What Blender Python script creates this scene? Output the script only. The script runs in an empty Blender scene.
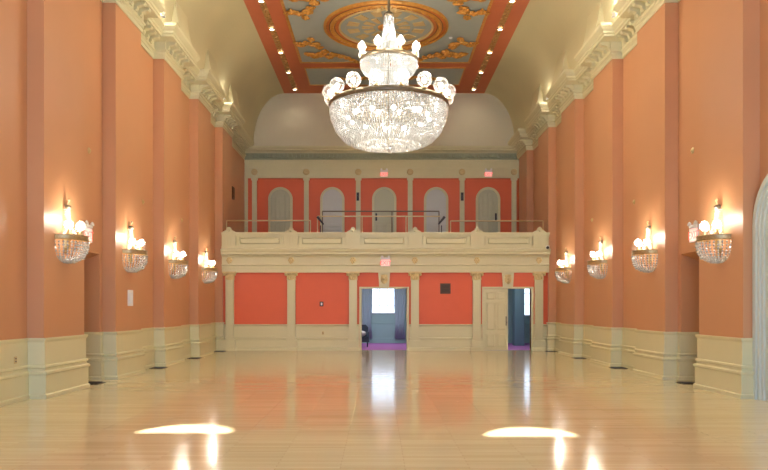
import bpy, math, random
from mathutils import Vector, Matrix
random.seed(7)
C = bpy.context.scene.collection
PI = math.pi

# ------------------------------------------------------------------ camera
F = 720.0
CAMX, CAMZ = -0.266, 1.6
cd = bpy.data.cameras.new('camera'); cam = bpy.data.objects.new('camera', cd); C.objects.link(cam)
cam.location = (CAMX, 0, CAMZ); cam.rotation_euler = (PI/2, 0, 0)
cd.sensor_fit = 'HORIZONTAL'; cd.sensor_width = 36; cd.lens = 36*F/768
cd.shift_x = (384-378.5)/768; cd.shift_y = (308.5-235)/768
cd.clip_start = 0.05; cd.clip_end = 300
bpy.context.scene.camera = cam
# ------------------------------------------------------------------ world, sun, daylight, exposure
w = bpy.data.worlds.new('sky'); bpy.context.scene.world = w; w.use_nodes = True
bgn = w.node_tree.nodes['Background']
bgn.inputs[0].default_value = (0.62, 0.78, 1.0, 1); bgn.inputs[1].default_value = 2.6
vs = bpy.context.scene.view_settings
vs.view_transform = 'Standard'; vs.look = 'None'; vs.gamma = 1; vs.use_curve_mapping = False; vs.exposure = 0.13

SUN_EL = math.radians(27)
sl = bpy.data.lights.new('sun', 'SUN'); sl.energy = 60; sl.angle = math.radians(0.5); sl.color = (1, 0.97, 0.93)
sun = bpy.data.objects.new('sun', sl); C.objects.link(sun)
sun_dir = Vector((0.04, 1, -math.tan(SUN_EL))).normalized()
sun.rotation_euler = sun_dir.to_track_quat('-Z', 'Y').to_euler()
sun.location = (0, -20, 20)

def area(name, loc, target, sx, sy, power, col):
    l = bpy.data.lights.new(name, 'AREA'); l.shape = 'RECTANGLE'; l.size = sx; l.size_y = sy
    l.energy = power; l.color = col
    o = bpy.data.objects.new(name, l); C.objects.link(o); o.location = loc
    d = Vector(target)-Vector(loc); o.rotation_euler = d.to_track_quat('-Z', 'Z').to_euler()
    return o
REAR = -4.0
DAY = (0.36, 0.60, 1.0)
area('rear_window_daylight', (-3.0, REAR+0.12, 3.0), (-3.0, 10, 3.0), 1.7, 4.2, 480, DAY)
area('rear_window_daylight', (0.0, REAR+0.12, 3.0), (0, 10, 3.0), 1.7, 4.2, 480, DAY)
area('rear_window_daylight', (3.0, REAR+0.12, 3.0), (3.0, 10, 3.0), 1.7, 4.2, 480, DAY)

# ------------------------------------------------------------------ materials
def mat(name, col, rough=0.6, metal=0.0, spec=0.5, noise=0.0, nscale=3.0, bump=0.0, bscale=40.0, emit=None, estr=0.0, coat=0.0):
    m = bpy.data.materials.new(name); m.use_nodes = True
    nt = m.node_tree; b = nt.nodes['Principled BSDF']
    b.inputs['Base Color'].default_value = (*col, 1)
    b.inputs['Roughness'].default_value = rough; b.inputs['Metallic'].default_value = metal
    b.inputs['Specular IOR Level'].default_value = spec
    b.inputs['Coat Weight'].default_value = coat
    tc = nt.nodes.new('ShaderNodeTexCoord')
    n = nt.nodes.new('ShaderNodeTexNoise'); n.inputs['Scale'].default_value = nscale; n.inputs['Detail'].default_value = 4
    nt.links.new(tc.outputs['Object'], n.inputs['Vector'])
    r = nt.nodes.new('ShaderNodeMapRange'); r.inputs['To Min'].default_value = 1-noise; r.inputs['To Max'].default_value = 1+noise
    nt.links.new(n.outputs['Fac'], r.inputs['Value'])
    mx = nt.nodes.new('ShaderNodeMix'); mx.data_type = 'RGBA'; mx.blend_type = 'MULTIPLY'; mx.inputs[0].default_value = 1
    mx.inputs[6].default_value = (*col, 1); nt.links.new(r.outputs[0], mx.inputs[7]); nt.links.new(mx.outputs[2], b.inputs['Base Color'])
    if bump:
        n2 = nt.nodes.new('ShaderNodeTexNoise'); n2.inputs['Scale'].default_value = bscale
        nt.links.new(tc.outputs['Object'], n2.inputs['Vector'])
        bp = nt.nodes.new('ShaderNodeBump'); bp.inputs['Strength'].default_value = bump; bp.inputs['Distance'].default_value = 0.02
        nt.links.new(n2.outputs['Fac'], bp.inputs['Height']); nt.links.new(bp.outputs[0], b.inputs['Normal'])
    if emit:
        b.inputs['Emission Color'].default_value = (*emit, 1); b.inputs['Emission Strength'].default_value = estr
    return m

M = {}
M['salmon'] = mat('salmon_wall_paint', (0.58, 0.285, 0.135), 0.42, noise=0.04, nscale=1.2, spec=0.4)
M['red'] = mat('brick_red_paint', (0.74, 0.13, 0.042), 0.5, noise=0.04)
M['cream'] = mat('cream_woodwork_paint', (0.67, 0.62, 0.36), 0.4, noise=0.03)
M['plaster'] = mat('cream_plaster', (0.66, 0.61, 0.37), 0.7, noise=0.03)
M['cove'] = mat('ochre_cove_plaster', (0.60, 0.54, 0.31), 0.75, noise=0.08, nscale=0.6)
M['endwall'] = mat('tan_lunette_plaster', (0.60, 0.54, 0.38), 0.7, noise=0.03)
M['green'] = mat('sage_frieze_paint', (0.36, 0.38, 0.24), 0.6, noise=0.1, nscale=8)
M['ceilred'] = mat('terracotta_ceiling_paint', (0.56, 0.16, 0.065), 0.7, noise=0.06)
M['ceilblue'] = mat('grey_blue_ceiling_paint', (0.37, 0.42, 0.385), 0.7, noise=0.06)
M['gold'] = mat('gold_leaf_ornament', (0.62, 0.30, 0.055), 0.45, metal=0.25, noise=0.35, nscale=9, bump=0.6, bscale=20)
M['gilt'] = mat('gilded_plaster', (0.70, 0.55, 0.25), 0.5, noise=0.2, nscale=10, bump=0.5, bscale=25)
M['dullgold'] = mat('dull_gold_pattern', (0.42, 0.22, 0.06), 0.6, noise=0.4, nscale=12)
M['orange'] = mat('orange_medallion_paint', (0.56, 0.18, 0.045), 0.6, noise=0.3, nscale=6)
M['palegold'] = mat('pale_gold_paint', (0.62, 0.47, 0.22), 0.6, noise=0.15, nscale=10)
M['brass'] = mat('polished_brass', (0.72, 0.58, 0.32), 0.3, metal=1.0)
M['bandbrass'] = mat('dull_embossed_brass', (0.42, 0.30, 0.14), 0.4, metal=0.7, noise=0.4, nscale=30)
M['bronze'] = mat('aged_bronze', (0.20, 0.165, 0.11), 0.4, metal=0.8)
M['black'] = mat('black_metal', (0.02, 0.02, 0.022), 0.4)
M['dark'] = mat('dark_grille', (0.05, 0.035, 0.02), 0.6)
M['browngrille'] = mat('brown_wall_grille', (0.12, 0.055, 0.02), 0.5)
M['white'] = mat('white_plastic', (0.8, 0.8, 0.78), 0.4)
M['whitedoor'] = mat('pale_grey_door_paint', (0.60, 0.60, 0.54), 0.45)
M['olivedoor'] = mat('olive_cream_door_paint', (0.52, 0.51, 0.33), 0.45)
M['foyer'] = mat('blue_grey_foyer_paint', (0.34, 0.49, 0.45), 0.6)
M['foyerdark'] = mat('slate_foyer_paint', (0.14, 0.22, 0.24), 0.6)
M['carpet'] = mat('violet_carpet', (0.42, 0.15, 0.40), 0.95, noise=0.2, nscale=12)
M['curtain'] = mat('grey_blue_curtain', (0.48, 0.56, 0.60), 0.8)
M['bulb'] = mat('lit_bulb', (1, 1, 1), 0.4, emit=(1, 0.92, 0.78), estr=22)
M['bulbdown'] = mat('lit_downlight', (1, 1, 1), 0.4, emit=(1, 0.93, 0.8), estr=12)
M['exit'] = mat('lit_exit_face', (0.9, 0.5, 0.45), 0.4, emit=(1, 0.40, 0.33), estr=0.7)
M['exitletter'] = mat('lit_exit_letters', (0.9, 0.1, 0.1), 0.4, emit=(1, 0.10, 0.07), estr=1.5)
M['blind'] = mat('white_roller_blind', (0.75, 0.78, 0.82), 0.8)

def crystal(name, tr, tint=(0.95, 0.95, 0.92)):
    m = bpy.data.materials.new(name); m.use_nodes = True
    nt = m.node_tree; out = nt.nodes['Material Output']; b = nt.nodes['Principled BSDF']
    b.inputs['Base Color'].default_value = (*tint, 1); b.inputs['Roughness'].default_value = 0.12
    b.inputs['Specular IOR Level'].default_value = 1.0; b.inputs['Metallic'].default_value = 0.6
    tl = nt.nodes.new('ShaderNodeBsdfTranslucent'); tl.inputs[0].default_value = (*[q*0.8 for q in tint], 1)
    a = nt.nodes.new('ShaderNodeMixShader'); a.inputs[0].default_value = 0.35
    nt.links.new(b.outputs[0], a.inputs[1]); nt.links.new(tl.outputs[0], a.inputs[2])
    t = nt.nodes.new('ShaderNodeBsdfTransparent')
    c = nt.nodes.new('ShaderNodeMixShader'); c.inputs[0].default_value = tr
    nt.links.new(a.outputs[0], c.inputs[1]); nt.links.new(t.outputs[0], c.inputs[2])
    nt.links.new(c.outputs[0], out.inputs[0])
    return m
M['crystal'] = crystal('cut_crystal', 0.30, (0.84, 0.88, 0.90))

def thin_glass():
    m = bpy.data.materials.new('clear_globe_glass'); m.use_nodes = True
    nt = m.node_tree; out = nt.nodes['Material Output']
    g = nt.nodes.new('ShaderNodeBsdfGlossy'); g.inputs['Roughness'].default_value = 0.05
    t = nt.nodes.new('ShaderNodeBsdfTransparent')
    tl = nt.nodes.new('ShaderNodeBsdfTranslucent')
    lw = nt.nodes.new('ShaderNodeLayerWeight'); lw.inputs[0].default_value = 0.45
    ad = nt.nodes.new('ShaderNodeMixShader'); ad.inputs[0].default_value = 0.6
    nt.links.new(g.outputs[0], ad.inputs[1]); nt.links.new(tl.outputs[0], ad.inputs[2])
    mx = nt.nodes.new('ShaderNodeMixShader')
    mr = nt.nodes.new('ShaderNodeMapRange'); mr.inputs['To Min'].default_value = 0.07; mr.inputs['To Max'].default_value = 0.55
    nt.links.new(lw.outputs['Facing'], mr.inputs['Value']); nt.links.new(mr.outputs[0], mx.inputs[0])
    nt.links.new(t.outputs[0], mx.inputs[1]); nt.links.new(ad.outputs[0], mx.inputs[2])
    nt.links.new(mx.outputs[0], out.inputs[0])
    return m
M['globe'] = thin_glass()

def floor_mat():
    m = bpy.data.materials.new('polished_maple_strips'); m.use_nodes = True
    nt = m.node_tree; b = nt.nodes['Principled BSDF']
    tc = nt.nodes.new('ShaderNodeTexCoord')
    mp = nt.nodes.new('ShaderNodeMapping'); nt.links.new(tc.outputs['Object'], mp.inputs[0])
    br = nt.nodes.new('ShaderNodeTexBrick')
    br.inputs['Color1'].default_value = (0.74, 0.62, 0.36, 1); br.inputs['Color2'].default_value = (0.64, 0.52, 0.27, 1)
    br.inputs['Mortar'].default_value = (0.46, 0.33, 0.17, 1)
    br.inputs['Scale'].default_value = 1; br.inputs['Brick Width'].default_value = 1.3; br.inputs['Row Height'].default_value = 0.075
    br.inputs['Mortar Size'].default_value = 0.0025; br.inputs['Bias'].default_value = -0.2
    nt.links.new(mp.outputs[0], br.inputs[0])
    n = nt.nodes.new('ShaderNodeTexNoise'); n.inputs['Scale'].default_value = 0.6; n.inputs['Detail'].default_value = 6
    mp2 = nt.nodes.new('ShaderNodeMapping'); mp2.inputs['Scale'].default_value = (0.6, 3, 1); nt.links.new(tc.outputs['Object'], mp2.inputs[0])
    nt.links.new(mp2.outputs[0], n.inputs[0])
    r = nt.nodes.new('ShaderNodeMapRange'); r.inputs['To Min'].default_value = 0.88; r.inputs['To Max'].default_value = 1.12
    nt.links.new(n.outputs[0], r.inputs[0])
    mx = nt.nodes.new('ShaderNodeMix'); mx.data_type = 'RGBA'; mx.blend_type = 'MULTIPLY'; mx.inputs[0].default_value = 1
    nt.links.new(br.outputs[0], mx.inputs[6]); nt.links.new(r.outputs[0], mx.inputs[7]); nt.links.new(mx.outputs[2], b.inputs['Base Color'])
    b.inputs['Roughness'].default_value = 0.15
    b.inputs['Specular IOR Level'].default_value = 0.5
    b.inputs['Coat Weight'].default_value = 0.35; b.inputs['Coat Roughness'].default_value = 0.06
    n3 = nt.nodes.new('ShaderNodeTexNoise'); n3.inputs['Scale'].default_value = 1
    mp3 = nt.nodes.new('ShaderNodeMapping'); mp3.inputs['Scale'].default_value = (2.0, 14, 1); nt.links.new(tc.outputs['Object'], mp3.inputs[0])
    nt.links.new(mp3.outputs[0], n3.inputs[0])
    bp = nt.nodes.new('ShaderNodeBump'); bp.inputs['Strength'].default_value = 0.09; bp.inputs['Distance'].default_value = 0.01
    nt.links.new(n3.outputs[0], bp.inputs['Height']); nt.links.new(bp.outputs[0], b.inputs['Normal']); nt.links.new(bp.outputs[0], b.inputs['Coat Normal'])
    return m
M['floor'] = floor_mat()

# ------------------------------------------------------------------ mesh helpers
class MB:
    def __init__(s, fn=None): s.v = []; s.f = []; s.sm = []; s.fn = fn
    def add(s, vs_, fs, smooth=False):
        o = len(s.v)
        s.v += [tuple(s.fn(*p)) if s.fn else tuple(p) for p in vs_]
        s.f += [tuple(i+o for i in f) for f in fs]; s.sm += [smooth]*len(fs)
    def box(s, x0, x1, y0, y1, z0, z1):
        if x0 > x1: x0, x1 = x1, x0
        p = [(x0,y0,z0),(x1,y0,z0),(x1,y1,z0),(x0,y1,z0),(x0,y0,z1),(x1,y0,z1),(x1,y1,z1),(x0,y1,z1)]
        s.add(p, [(0,3,2,1),(4,5,6,7),(0,1,5,4),(1,2,6,5),(2,3,7,6),(3,0,4,7)])
    def bbox(s, x0, x1, y0, y1, z0, z1, b):        # box whose front (low y) edges are chamfered: a raised panel
        p = [(x0,y1,z0),(x1,y1,z0),(x1,y1,z1),(x0,y1,z1),(x0+b,y0,z0+b),(x1-b,y0,z0+b),(x1-b,y0,z1-b),(x0+b,y0,z1-b)]
        s.add(p, [(0,1,2,3),(4,7,6,5),(0,4,5,1),(1,5,6,2),(2,6,7,3),(3,7,4,0)])
    def lathe(s, prof, c=(0,0,0), n=24, a0=0, a1=2*PI, smooth=True):
        full = abs(a1-a0-2*PI) < 1e-6; m = n if full else n+1
        vs_ = []
        for i in range(m):
            a = a0+(a1-a0)*i/n
            for r, z in prof: vs_.append((c[0]+r*math.cos(a), c[1]+r*math.sin(a), c[2]+z))
        k = len(prof); fs = []
        for i in range(n):
            j = (i+1) % m
            for q in range(k-1): fs.append((i*k+q, j*k+q, j*k+q+1, i*k+q+1))
        s.add(vs_, fs, smooth)
    def sphere(s, c, r, n=12, m=8, sx=1, sy=1, sz=1):
        vs_ = []; fs = []
        for j in range(m+1):
            t = PI*j/m
            for i in range(n):
                a = 2*PI*i/n
                vs_.append((c[0]+sx*r*math.sin(t)*math.cos(a), c[1]+sy*r*math.sin(t)*math.sin(a), c[2]+sz*r*math.cos(t)))
        for j in range(m):
            for i in range(n): fs.append((j*n+i, j*n+(i+1)%n, (j+1)*n+(i+1)%n, (j+1)*n+i))
        s.add(vs_, fs, True)
    def bead(s, c, r, h=None):
        h = h or r; x, y, z = c; a = random.random()*1.5
        ca, sa = r*math.cos(a), r*math.sin(a)
        s.add([(x+ca,y+sa,z),(x-sa,y+ca,z),(x-ca,y-sa,z),(x+sa,y-ca,z),(x,y,z+h),(x,y,z-h)],
              [(0,1,4),(1,2,4),(2,3,4),(3,0,4),(1,0,5),(2,1,5),(3,2,5),(0,3,5)])
    def tube(s, p, r, n=8, closed=False):
        p = [Vector(q) for q in p]; k = len(p); vs_ = []; fs = []
        for i in range(k):
            a = p[i-1] if (i or closed) else p[i]; b = p[(i+1) % k] if (i < k-1 or closed) else p[i]
            t = (b-a).normalized(); u = t.cross(Vector((0,0,1)))
            if u.length < 1e-3: u = Vector((1,0,0))
            u.normalize(); v = t.cross(u)
            rr = r[i] if isinstance(r, (list, tuple)) else r
            for j in range(n):
                a_ = 2*PI*j/n; q = p[i]+u*rr*math.cos(a_)+v*rr*math.sin(a_); vs_.append(tuple(q))
        for i in range(k if closed else k-1):
            i2 = (i+1) % k
            for j in range(n): fs.append((i*n+j, i*n+(j+1)%n, i2*n+(j+1)%n, i2*n+j))
        s.add(vs_, fs, True)
        if not closed: s.add(vs_[:n], [tuple(range(n))]); s.add(vs_[-n:], [tuple(range(n))])
    def prism(s, poly, y0, y1):            # polygon in x,z extruded along y
        n = len(poly)
        vs_ = [(x, y0, z) for x, z in poly]+[(x, y1, z) for x, z in poly]
        s.add(vs_, [tuple(range(n)), tuple(range(2*n-1, n-1, -1))]+[(i, (i+1) % n, n+(i+1) % n, n+i) for i in range(n)])
    def sweep(s, path, prof, side):        # path in (x,y), profile (offset,z); offset goes to the room side
        k = len(path); rows = []
        for i in range(k):
            ns = []
            for a, b in ((i-1, i), (i, i+1)):
                if a < 0 or b >= k: continue
                dx, dy = path[b][0]-path[a][0], path[b][1]-path[a][1]; L = math.hypot(dx, dy)
                ns.append((-dy/L*side, dx/L*side))
            if len(ns) == 1: nx, ny = ns[0]
            else:
                nx, ny = ns[0][0]+ns[1][0], ns[0][1]+ns[1][1]
                d = nx*ns[0][0]+ny*ns[0][1]
                nx, ny = nx/d, ny/d
            rows.append([(path[i][0]+nx*d_, path[i][1]+ny*d_, z) for d_, z in prof])
        m = len(prof); vs_ = [q for r_ in rows for q in r_]
        fs = [(i*m+j, (i+1)*m+j, (i+1)*m+j+1, i*m+j+1) for i in range(k-1) for j in range(m-1)]
        s.add(vs_, fs)
        s.add(rows[0], [tuple(range(m))]); s.add(rows[-1], [tuple(range(m))])
    def build(s, name, m, parent=None):
        me = bpy.data.meshes.new(name); me.from_pydata(s.v, [], s.f)
        me.polygons.foreach_set('use_smooth', s.sm); me.update()
        me.materials.append(m)
        o = bpy.data.objects.new(name, me); C.objects.link(o)
        if parent: o.parent = parent
        return o

def tag(o, label=None, cat=None, group=None, kind=None):
    if label: o['label'] = label
    if cat: o['category'] = cat
    if group: o['group'] = group
    if kind: o['kind'] = kind
    return o
def struct(o, label=None, cat=None): return tag(o, label, cat, None, 'structure')
def empty(name, loc, rz=0):
    o = bpy.data.objects.new(name, None); C.objects.link(o); o.location = loc; o.rotation_euler = (0, 0, rz)
    o.empty_display_size = 0.1
    return o
def copy_tree(o, parent=None):
    c = o.copy(); C.objects.link(c)
    if parent: c.parent = parent
    for ch in o.children: copy_tree(ch, c)
    return c
def point(name, loc, power, col=(1, 0.90, 0.74), r=0.06, parent=None):
    l = bpy.data.lights.new(name, 'POINT'); l.energy = power; l.color = col; l.shadow_soft_size = r
    o = bpy.data.objects.new(name, l); C.objects.link(o); o.location = loc
    if parent: o.parent = parent
    return o
def arch_pts(xc, zs, r, n=20): return [(xc+r*math.cos(PI*i/n), zs+r*math.sin(PI*i/n)) for i in range(n+1)]
def arch_panel(mb, xc, half, z0, zs, y0, y1, n=20):
    mb.prism([(xc-half, z0), (xc+half, z0)]+arch_pts(xc, zs, half, n), y0, y1)
def arch_casing(mb, xc, hi, ho, z0, zs, y0, y1, n=24):
    a = [(xc+hi, z0)]+arch_pts(xc, zs, hi, n)+[(xc-hi, z0)]; b = [(xc+ho, z0)]+arch_pts(xc, zs, ho, n)+[(xc-ho, z0)]
    k = len(a)
    vs_ = [(x, y0, z) for x, z in a]+[(x, y0, z) for x, z in b]+[(x, y1, z) for x, z in a]+[(x, y1, z) for x, z in b]
    fs = []
    for i in range(k-1):
        fs += [(i, i+1, k+i+1, k+i), (2*k+i, 3*k+i, 3*k+i+1, 2*k+i+1), (i, 2*k+i, 2*k+i+1, i+1), (k+i, k+i+1, 3*k+i+1, 3*k+i)]
    fs += [(0, k, 3*k, 2*k), (k-1, 3*k-1, 4*k-1, 2*k-1)]
    mb.add(vs_, fs)

# ------------------------------------------------------------------ dimensions
WP, WR, WO = 6.2, 6.5, 7.6            # pier face, recess face, outer face
PIERS = [1.9, 5.5, 9.1, 12.77, 16.25, 19.91, 23.71, 27.40, 31.39]
PW = 1.75
YB, YE = 27.5, 33.5                   # lower back wall, upper end wall
ZT = 11.61                            # flat ceiling
ZC = 9.30
DOOR_A, DOOR_B = 14.52, 16.10         # side doorways

# ------------------------------------------------------------------ floor, ceiling, shell
mb = MB(); mb.box(-7.6, 7.6, REAR-0.3, YB+0.12, -0.15, 0); struct(mb.build('floor', M['floor']))
mb = MB(); mb.box(-4.68, 4.68, REAR, YE+0.3, ZT, ZT+0.2); ceiling = struct(mb.build('ceiling', M['ceilred']))
roof = MB(); roof.box(-8, 8, REAR-0.4, 34.2, 12.0, 12.2); struct(roof.build('ceiling_attic', M['plaster']))

# cove
def cove_pt(t): return (4.65+1.42*math.cos(t), ZC+(ZT-ZC)*math.sin(t))
for side, s in (('left', -1), ('right', 1)):
    n = 24; mb = MB(); a = [cove_pt(PI/2*i/n) for i in range(n+1)]
    poly = [(s*x, z) for x, z in a]+[(s*4.65, 11.9), (s*7.0, 11.9), (s*7.0, ZC)]
    mb.prism(poly, REAR, YE+0.02)
    o = struct(mb.build('trim_cove_'+side, M['cove']))
    for p in o.data.polygons: p.use_smooth = False
    # ribs rising into the cove from the cornice blocks
    for y in PIERS[:-1]:
        rb = MB(); pts = []
        for i in range(9):
            t = i/8; x, z = cove_pt(0.42*t); pts.append((s*(x-0.30*(1-t)), z))
        back = [(s*(cove_pt(0.42*(1-i/8))[0]+0.02), cove_pt(0.42*(1-i/8))[1]) for i in range(9)]
        rb.prism(pts+back, y+0.25, y+PW-0.25); rb.build('cove_rib', M['cove'], o)

# side walls
arch_y, arch_s, arch_r = 11.8, 3.06, 0.94
for side, s in (('left', -1), ('right', 1)):
    mb = MB()
    y = REAR
    segs = []
    for p in (PIERS if s > 0 else PIERS[:-1]):
        segs.append((y, p, WR)); segs.append((p, p+PW, WP)); y = p+PW
    segs.append((y, YE+0.3, WR))
    for a, b, x in segs:
        if abs(a-(PIERS[3]+PW)) < 1e-6:      # the bay with the doorway
            mb.box(s*WR, s*WO, DOOR_B, b, 0, 9.4)
            mb.prism([(s*WR, 2.82), (s*WO, 2.38), (s*WO, 9.4), (s*WR, 9.4)], a, DOOR_B)
        elif s > 0 and b > YB+0.25:      # above the foyer
            if a < YB+0.25: mb.box(s*x, s*WO, a, YB+0.25, 0, 9.4); a = YB+0.25
            mb.box(s*x, s*WO, a, b, 3.1, 9.4)
        else: mb.box(s*x, s*WO, a, b, 0, 9.4)
    struct(mb.build('wall_'+side, M['salmon']))
    # door at the back of the niche
    dn = MB(); dn.box(s*7.3, s*7.36, DOOR_A+0.02, DOOR_B-0.02, 0.0, 2.4)
    for z0, z1 in ((0.25, 1.0), (1.2, 2.1)):
        for k in (0, 1): dn.box(s*7.28, s*7.31, DOOR_A+0.15+k*0.68, DOOR_A+0.72+k*0.68, z0, z1)
    d = struct(dn.build('door_1' if s < 0 else 'door_2', M['olivedoor']))
    h = MB(); h.sphere((s*7.24, DOOR_A+0.15, 1.05), 0.035); h.build('handle', M['brass'], d)

    # wainscot
    prof = [(0, 1.075), (0.055, 1.075), (0.055, 1.045), (0.028, 1.0), (0.028, 0.60), (0.055, 0.585), (0.06, 0.555), (0.035, 0.535),
            (0.04, 0.50), (0.085, 0.475), (0.085, 0.44), (0.06, 0.42), (0.06, 0.09), (0.085, 0.07), (0.085, 0.0), (0, 0)]
    wb = MB()
    path = []
    for i, p in enumerate(PIERS):
        if i == 3 and s > 0: path = []         # the arched opening on the right breaks the wainscot
        if i == 4: path = [(s*7.28, DOOR_B), (s*WR, DOOR_B)]
        if not path: path.append((s*WR, max(REAR, p-(0.01 if (i == 3 and s > 0) else 1.85))))
        path += [(s*WR, p), (s*WP, p), (s*WP, p+PW), (s*WR, p+PW)]
        if i == 2 and s > 0: wb.sweep(path, prof, -s*-1 if False else s); path = []
        if i == 3: wb.sweep(path, prof, s); path = []
        if i == 7: path = path[:-2]+[(s*WP, YB)]; wb.sweep(path, prof, s); break
    struct(wb.build('baseboard_'+side, M['cream']))

    # cornice following the piers
    prof = [(0, 8.50), (0.03, 8.50), (0.03, 8.60), (0.05, 8.61), (0.05, 8.68), (0.09, 8.70), (0.09, 8.74), (0.05, 8.76), (0.05, 8.96),
            (0.10, 8.98), (0.34, 9.0), (0.34, 9.06), (0.37, 9.08), (0.37, 9.14), (0.41, 9.18), (0.46, 9.25), (0.46, 9.33), (-0.3, 9.33)]
    path = [(s*WR, REAR)]
    for p in PIERS[:-1]: path += [(s*WR, p), (s*WP, p), (s*WP, p+PW), (s*WR, p+PW)]
    path += [(s*WR, PIERS[-1]), (s*WP, PIERS[-1]), (s*WP, YE-0.02)] if s > 0 else [(s*WR, YE-0.02)]
    cb = MB(); cb.sweep(path, prof, s)
    cor = struct(cb.build('trim_cornice_'+side, M['plaster']))
    # modillions: small scroll brackets under the crown
    sc = [(0.04, 0), (0.10, 0.01), (0.13, 0.05), (0.13, 0.10), (0.22, 0.13), (0.29, 0.13), (0.32, 0.17), (0.31, 0.21), (0.04, 0.21)]
    base = MB(); base.v = []; nsc = len(sc)
    vs_ = [(-s*d_, -0.07, z) for d_, z in sc]+[(-s*d_, 0.07, z) for d_, z in sc]
    base.add(vs_, [tuple(range(nsc)), tuple(range(2*nsc-1, nsc-1, -1))]+[(i, (i+1) % nsc, nsc+(i+1) % nsc, nsc+i) for i in range(nsc)])
    b0 = base.build('modillion', M['plaster'], cor)
    first = True
    for i, p in enumerate(PIERS):
        if p < 7 or (s < 0 and i == 8): continue
        e = min(p+PW, YE-0.3); step = 0.34
        ks = [(WP, p+0.10+step*k) for k in range(6) if p+0.1+step*k < e]
        if i < len(PIERS)-1:
            g0, g1 = p+PW+0.5, (PIERS[i+1]-0.45 if (s > 0 or i < 7) else YE-0.5)
            kk = int((g1-g0)/0.3); ks += [(WR, g0+(g1-g0)*k/kk) for k in range(kk+1)]
        for x, yy in ks:
            o = b0 if first else b0.copy()
            if not first: C.objects.link(o)
            first = False
            o.location = (s*x, yy, 8.77)

# dark slatted plates on the floor in front of each pier return
plate_proto = None
names = ['nearest', 'second nearest', 'third from the camera', 'farthest']
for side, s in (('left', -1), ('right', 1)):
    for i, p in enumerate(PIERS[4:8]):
        r = empty('floor_plate', ((s*6.18 if i else s*6.36), p-(0.55 if i else 0.85), 0.0))
        if plate_proto is None:
            fr = MB(); fr.box(-0.18, 0.18, -0.22, 0.22, 0.001, 0.012); fr.build('base_plate', M['dark'], r)
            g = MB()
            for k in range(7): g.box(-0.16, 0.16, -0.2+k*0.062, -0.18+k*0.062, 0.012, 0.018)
            g.build('grille', M['black'], r); plate_proto = r
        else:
            for ch in plate_proto.children:
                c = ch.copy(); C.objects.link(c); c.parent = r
        tag(r, 'dark slatted plate on the floor at the foot of the %s wall, %s' % (side, names[i]), 'floor vent', 'dark slatted plates along the side walls')

# arched doorway, right wall near the camera
fn = lambda x, y, z: (WR-y, x, z)      # local x -> world y, local depth y -> towards the room
mb = MB(fn)
arch_casing(mb, arch_y, arch_r-0.10, arch_r, 0, arch_s, 0, 0.15); arch_casing(mb, arch_y, arch_r-0.18, arch_r-0.11, 0, arch_s, 0, 0.12)
arch_casing(mb, arch_y, arch_r-0.25, arch_r-0.19, 0, arch_s, 0, 0.09)
MINT = mat('pale_mint_casing_paint', (0.62, 0.66, 0.56), 0.4)
d3 = struct(mb.build('door_3', MINT))
mb = MB(fn); arch_panel(mb, arch_y, arch_r-0.24, 0, arch_s, 0.005, 0.05); lf = mb.build('leaf', MINT, d3)
mb = MB(fn)
for xa in (-0.62, 0.05):
    for za, zb in ((0.2, 0.95), (1.15, 2.9)): mb.box(arch_y+xa, arch_y+xa+0.56, 0.05, 0.075, za, zb)
mb.build('panel', MINT, lf)

# rear wall with tall windows; only the round heads above the blinds let the sun in
SUNW = [(-3.33, -3.30), (1.22, 1.17)]
def rear_wall():
    yb, yf = REAR-0.25, REAR
    tanE = math.tan(SUN_EL); dxr = 0.04
    holes = []
    for (cx, cy, hw, dep) in ((-2.78, 9.58, 0.66, 0.66), (1.66, 9.33, 0.62, 0.66)):
        zc_bot = (cy-dep/2-REAR)*tanE; zc_top = (cy+dep/2-(REAR-0.25))*tanE
        xw = cx-(cy-REAR)*dxr
        holes.append((xw, zc_bot, zc_top, hw))
    mb = MB()
    # wall as vertical strips, with gaps at the two segmental openings
    xs = [-7.6]; 
    for (xw, zb, zt, hw) in holes:
        mb.box(xs[-1], xw-hw, yb, yf, 0, 12); xs.append(xw+hw)
        mb.box(xw-hw, xw+hw, yb, yf, 0, zb)
        n = 16; poly = [(xw-hw, 12), (xw-hw, zb)]
        arc = [(xw-hw*math.cos(PI*i/n), zb+(zt-zb)*math.sin(PI*i/n)) for i in range(n+1)]
        for i in range(n):
            (xa, za), (xb_, zb_) = arc[i], arc[i+1]
            mb.prism([(xa, za), (xb_, zb_), (xb_, 12), (xa, 12)], yb, yf)
    mb.box(xs[-1], 7.6, yb, yf, 0, 12)
    struct(mb.build('wall_rear', M['salmon']))
    for k, (xw, zb, zt, hw) in enumerate(holes):
        fb = MB(); fb.box(xw-hw-0.06, xw+hw+0.06, yf, yf+0.05, zb-0.1, zb); f_ = struct(fb.build('window_%d' % (k+2), M['cream']))
    for k, x in enumerate((-3.0, 0, 3.0)):
        fb = MB(); arch_casing(fb, x, 0.86, 1.0, 0.8, 5.1, yf, yf+0.08); f_ = struct(fb.build('window_%d' % (k+4), M['cream']))
        bb = MB(); bb.box(x-0.86, x+0.86, yf+0.01, yf+0.03, 0.85, 5.15); bb.build('blind', M['blind'], f_)
rear_wall()

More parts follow.
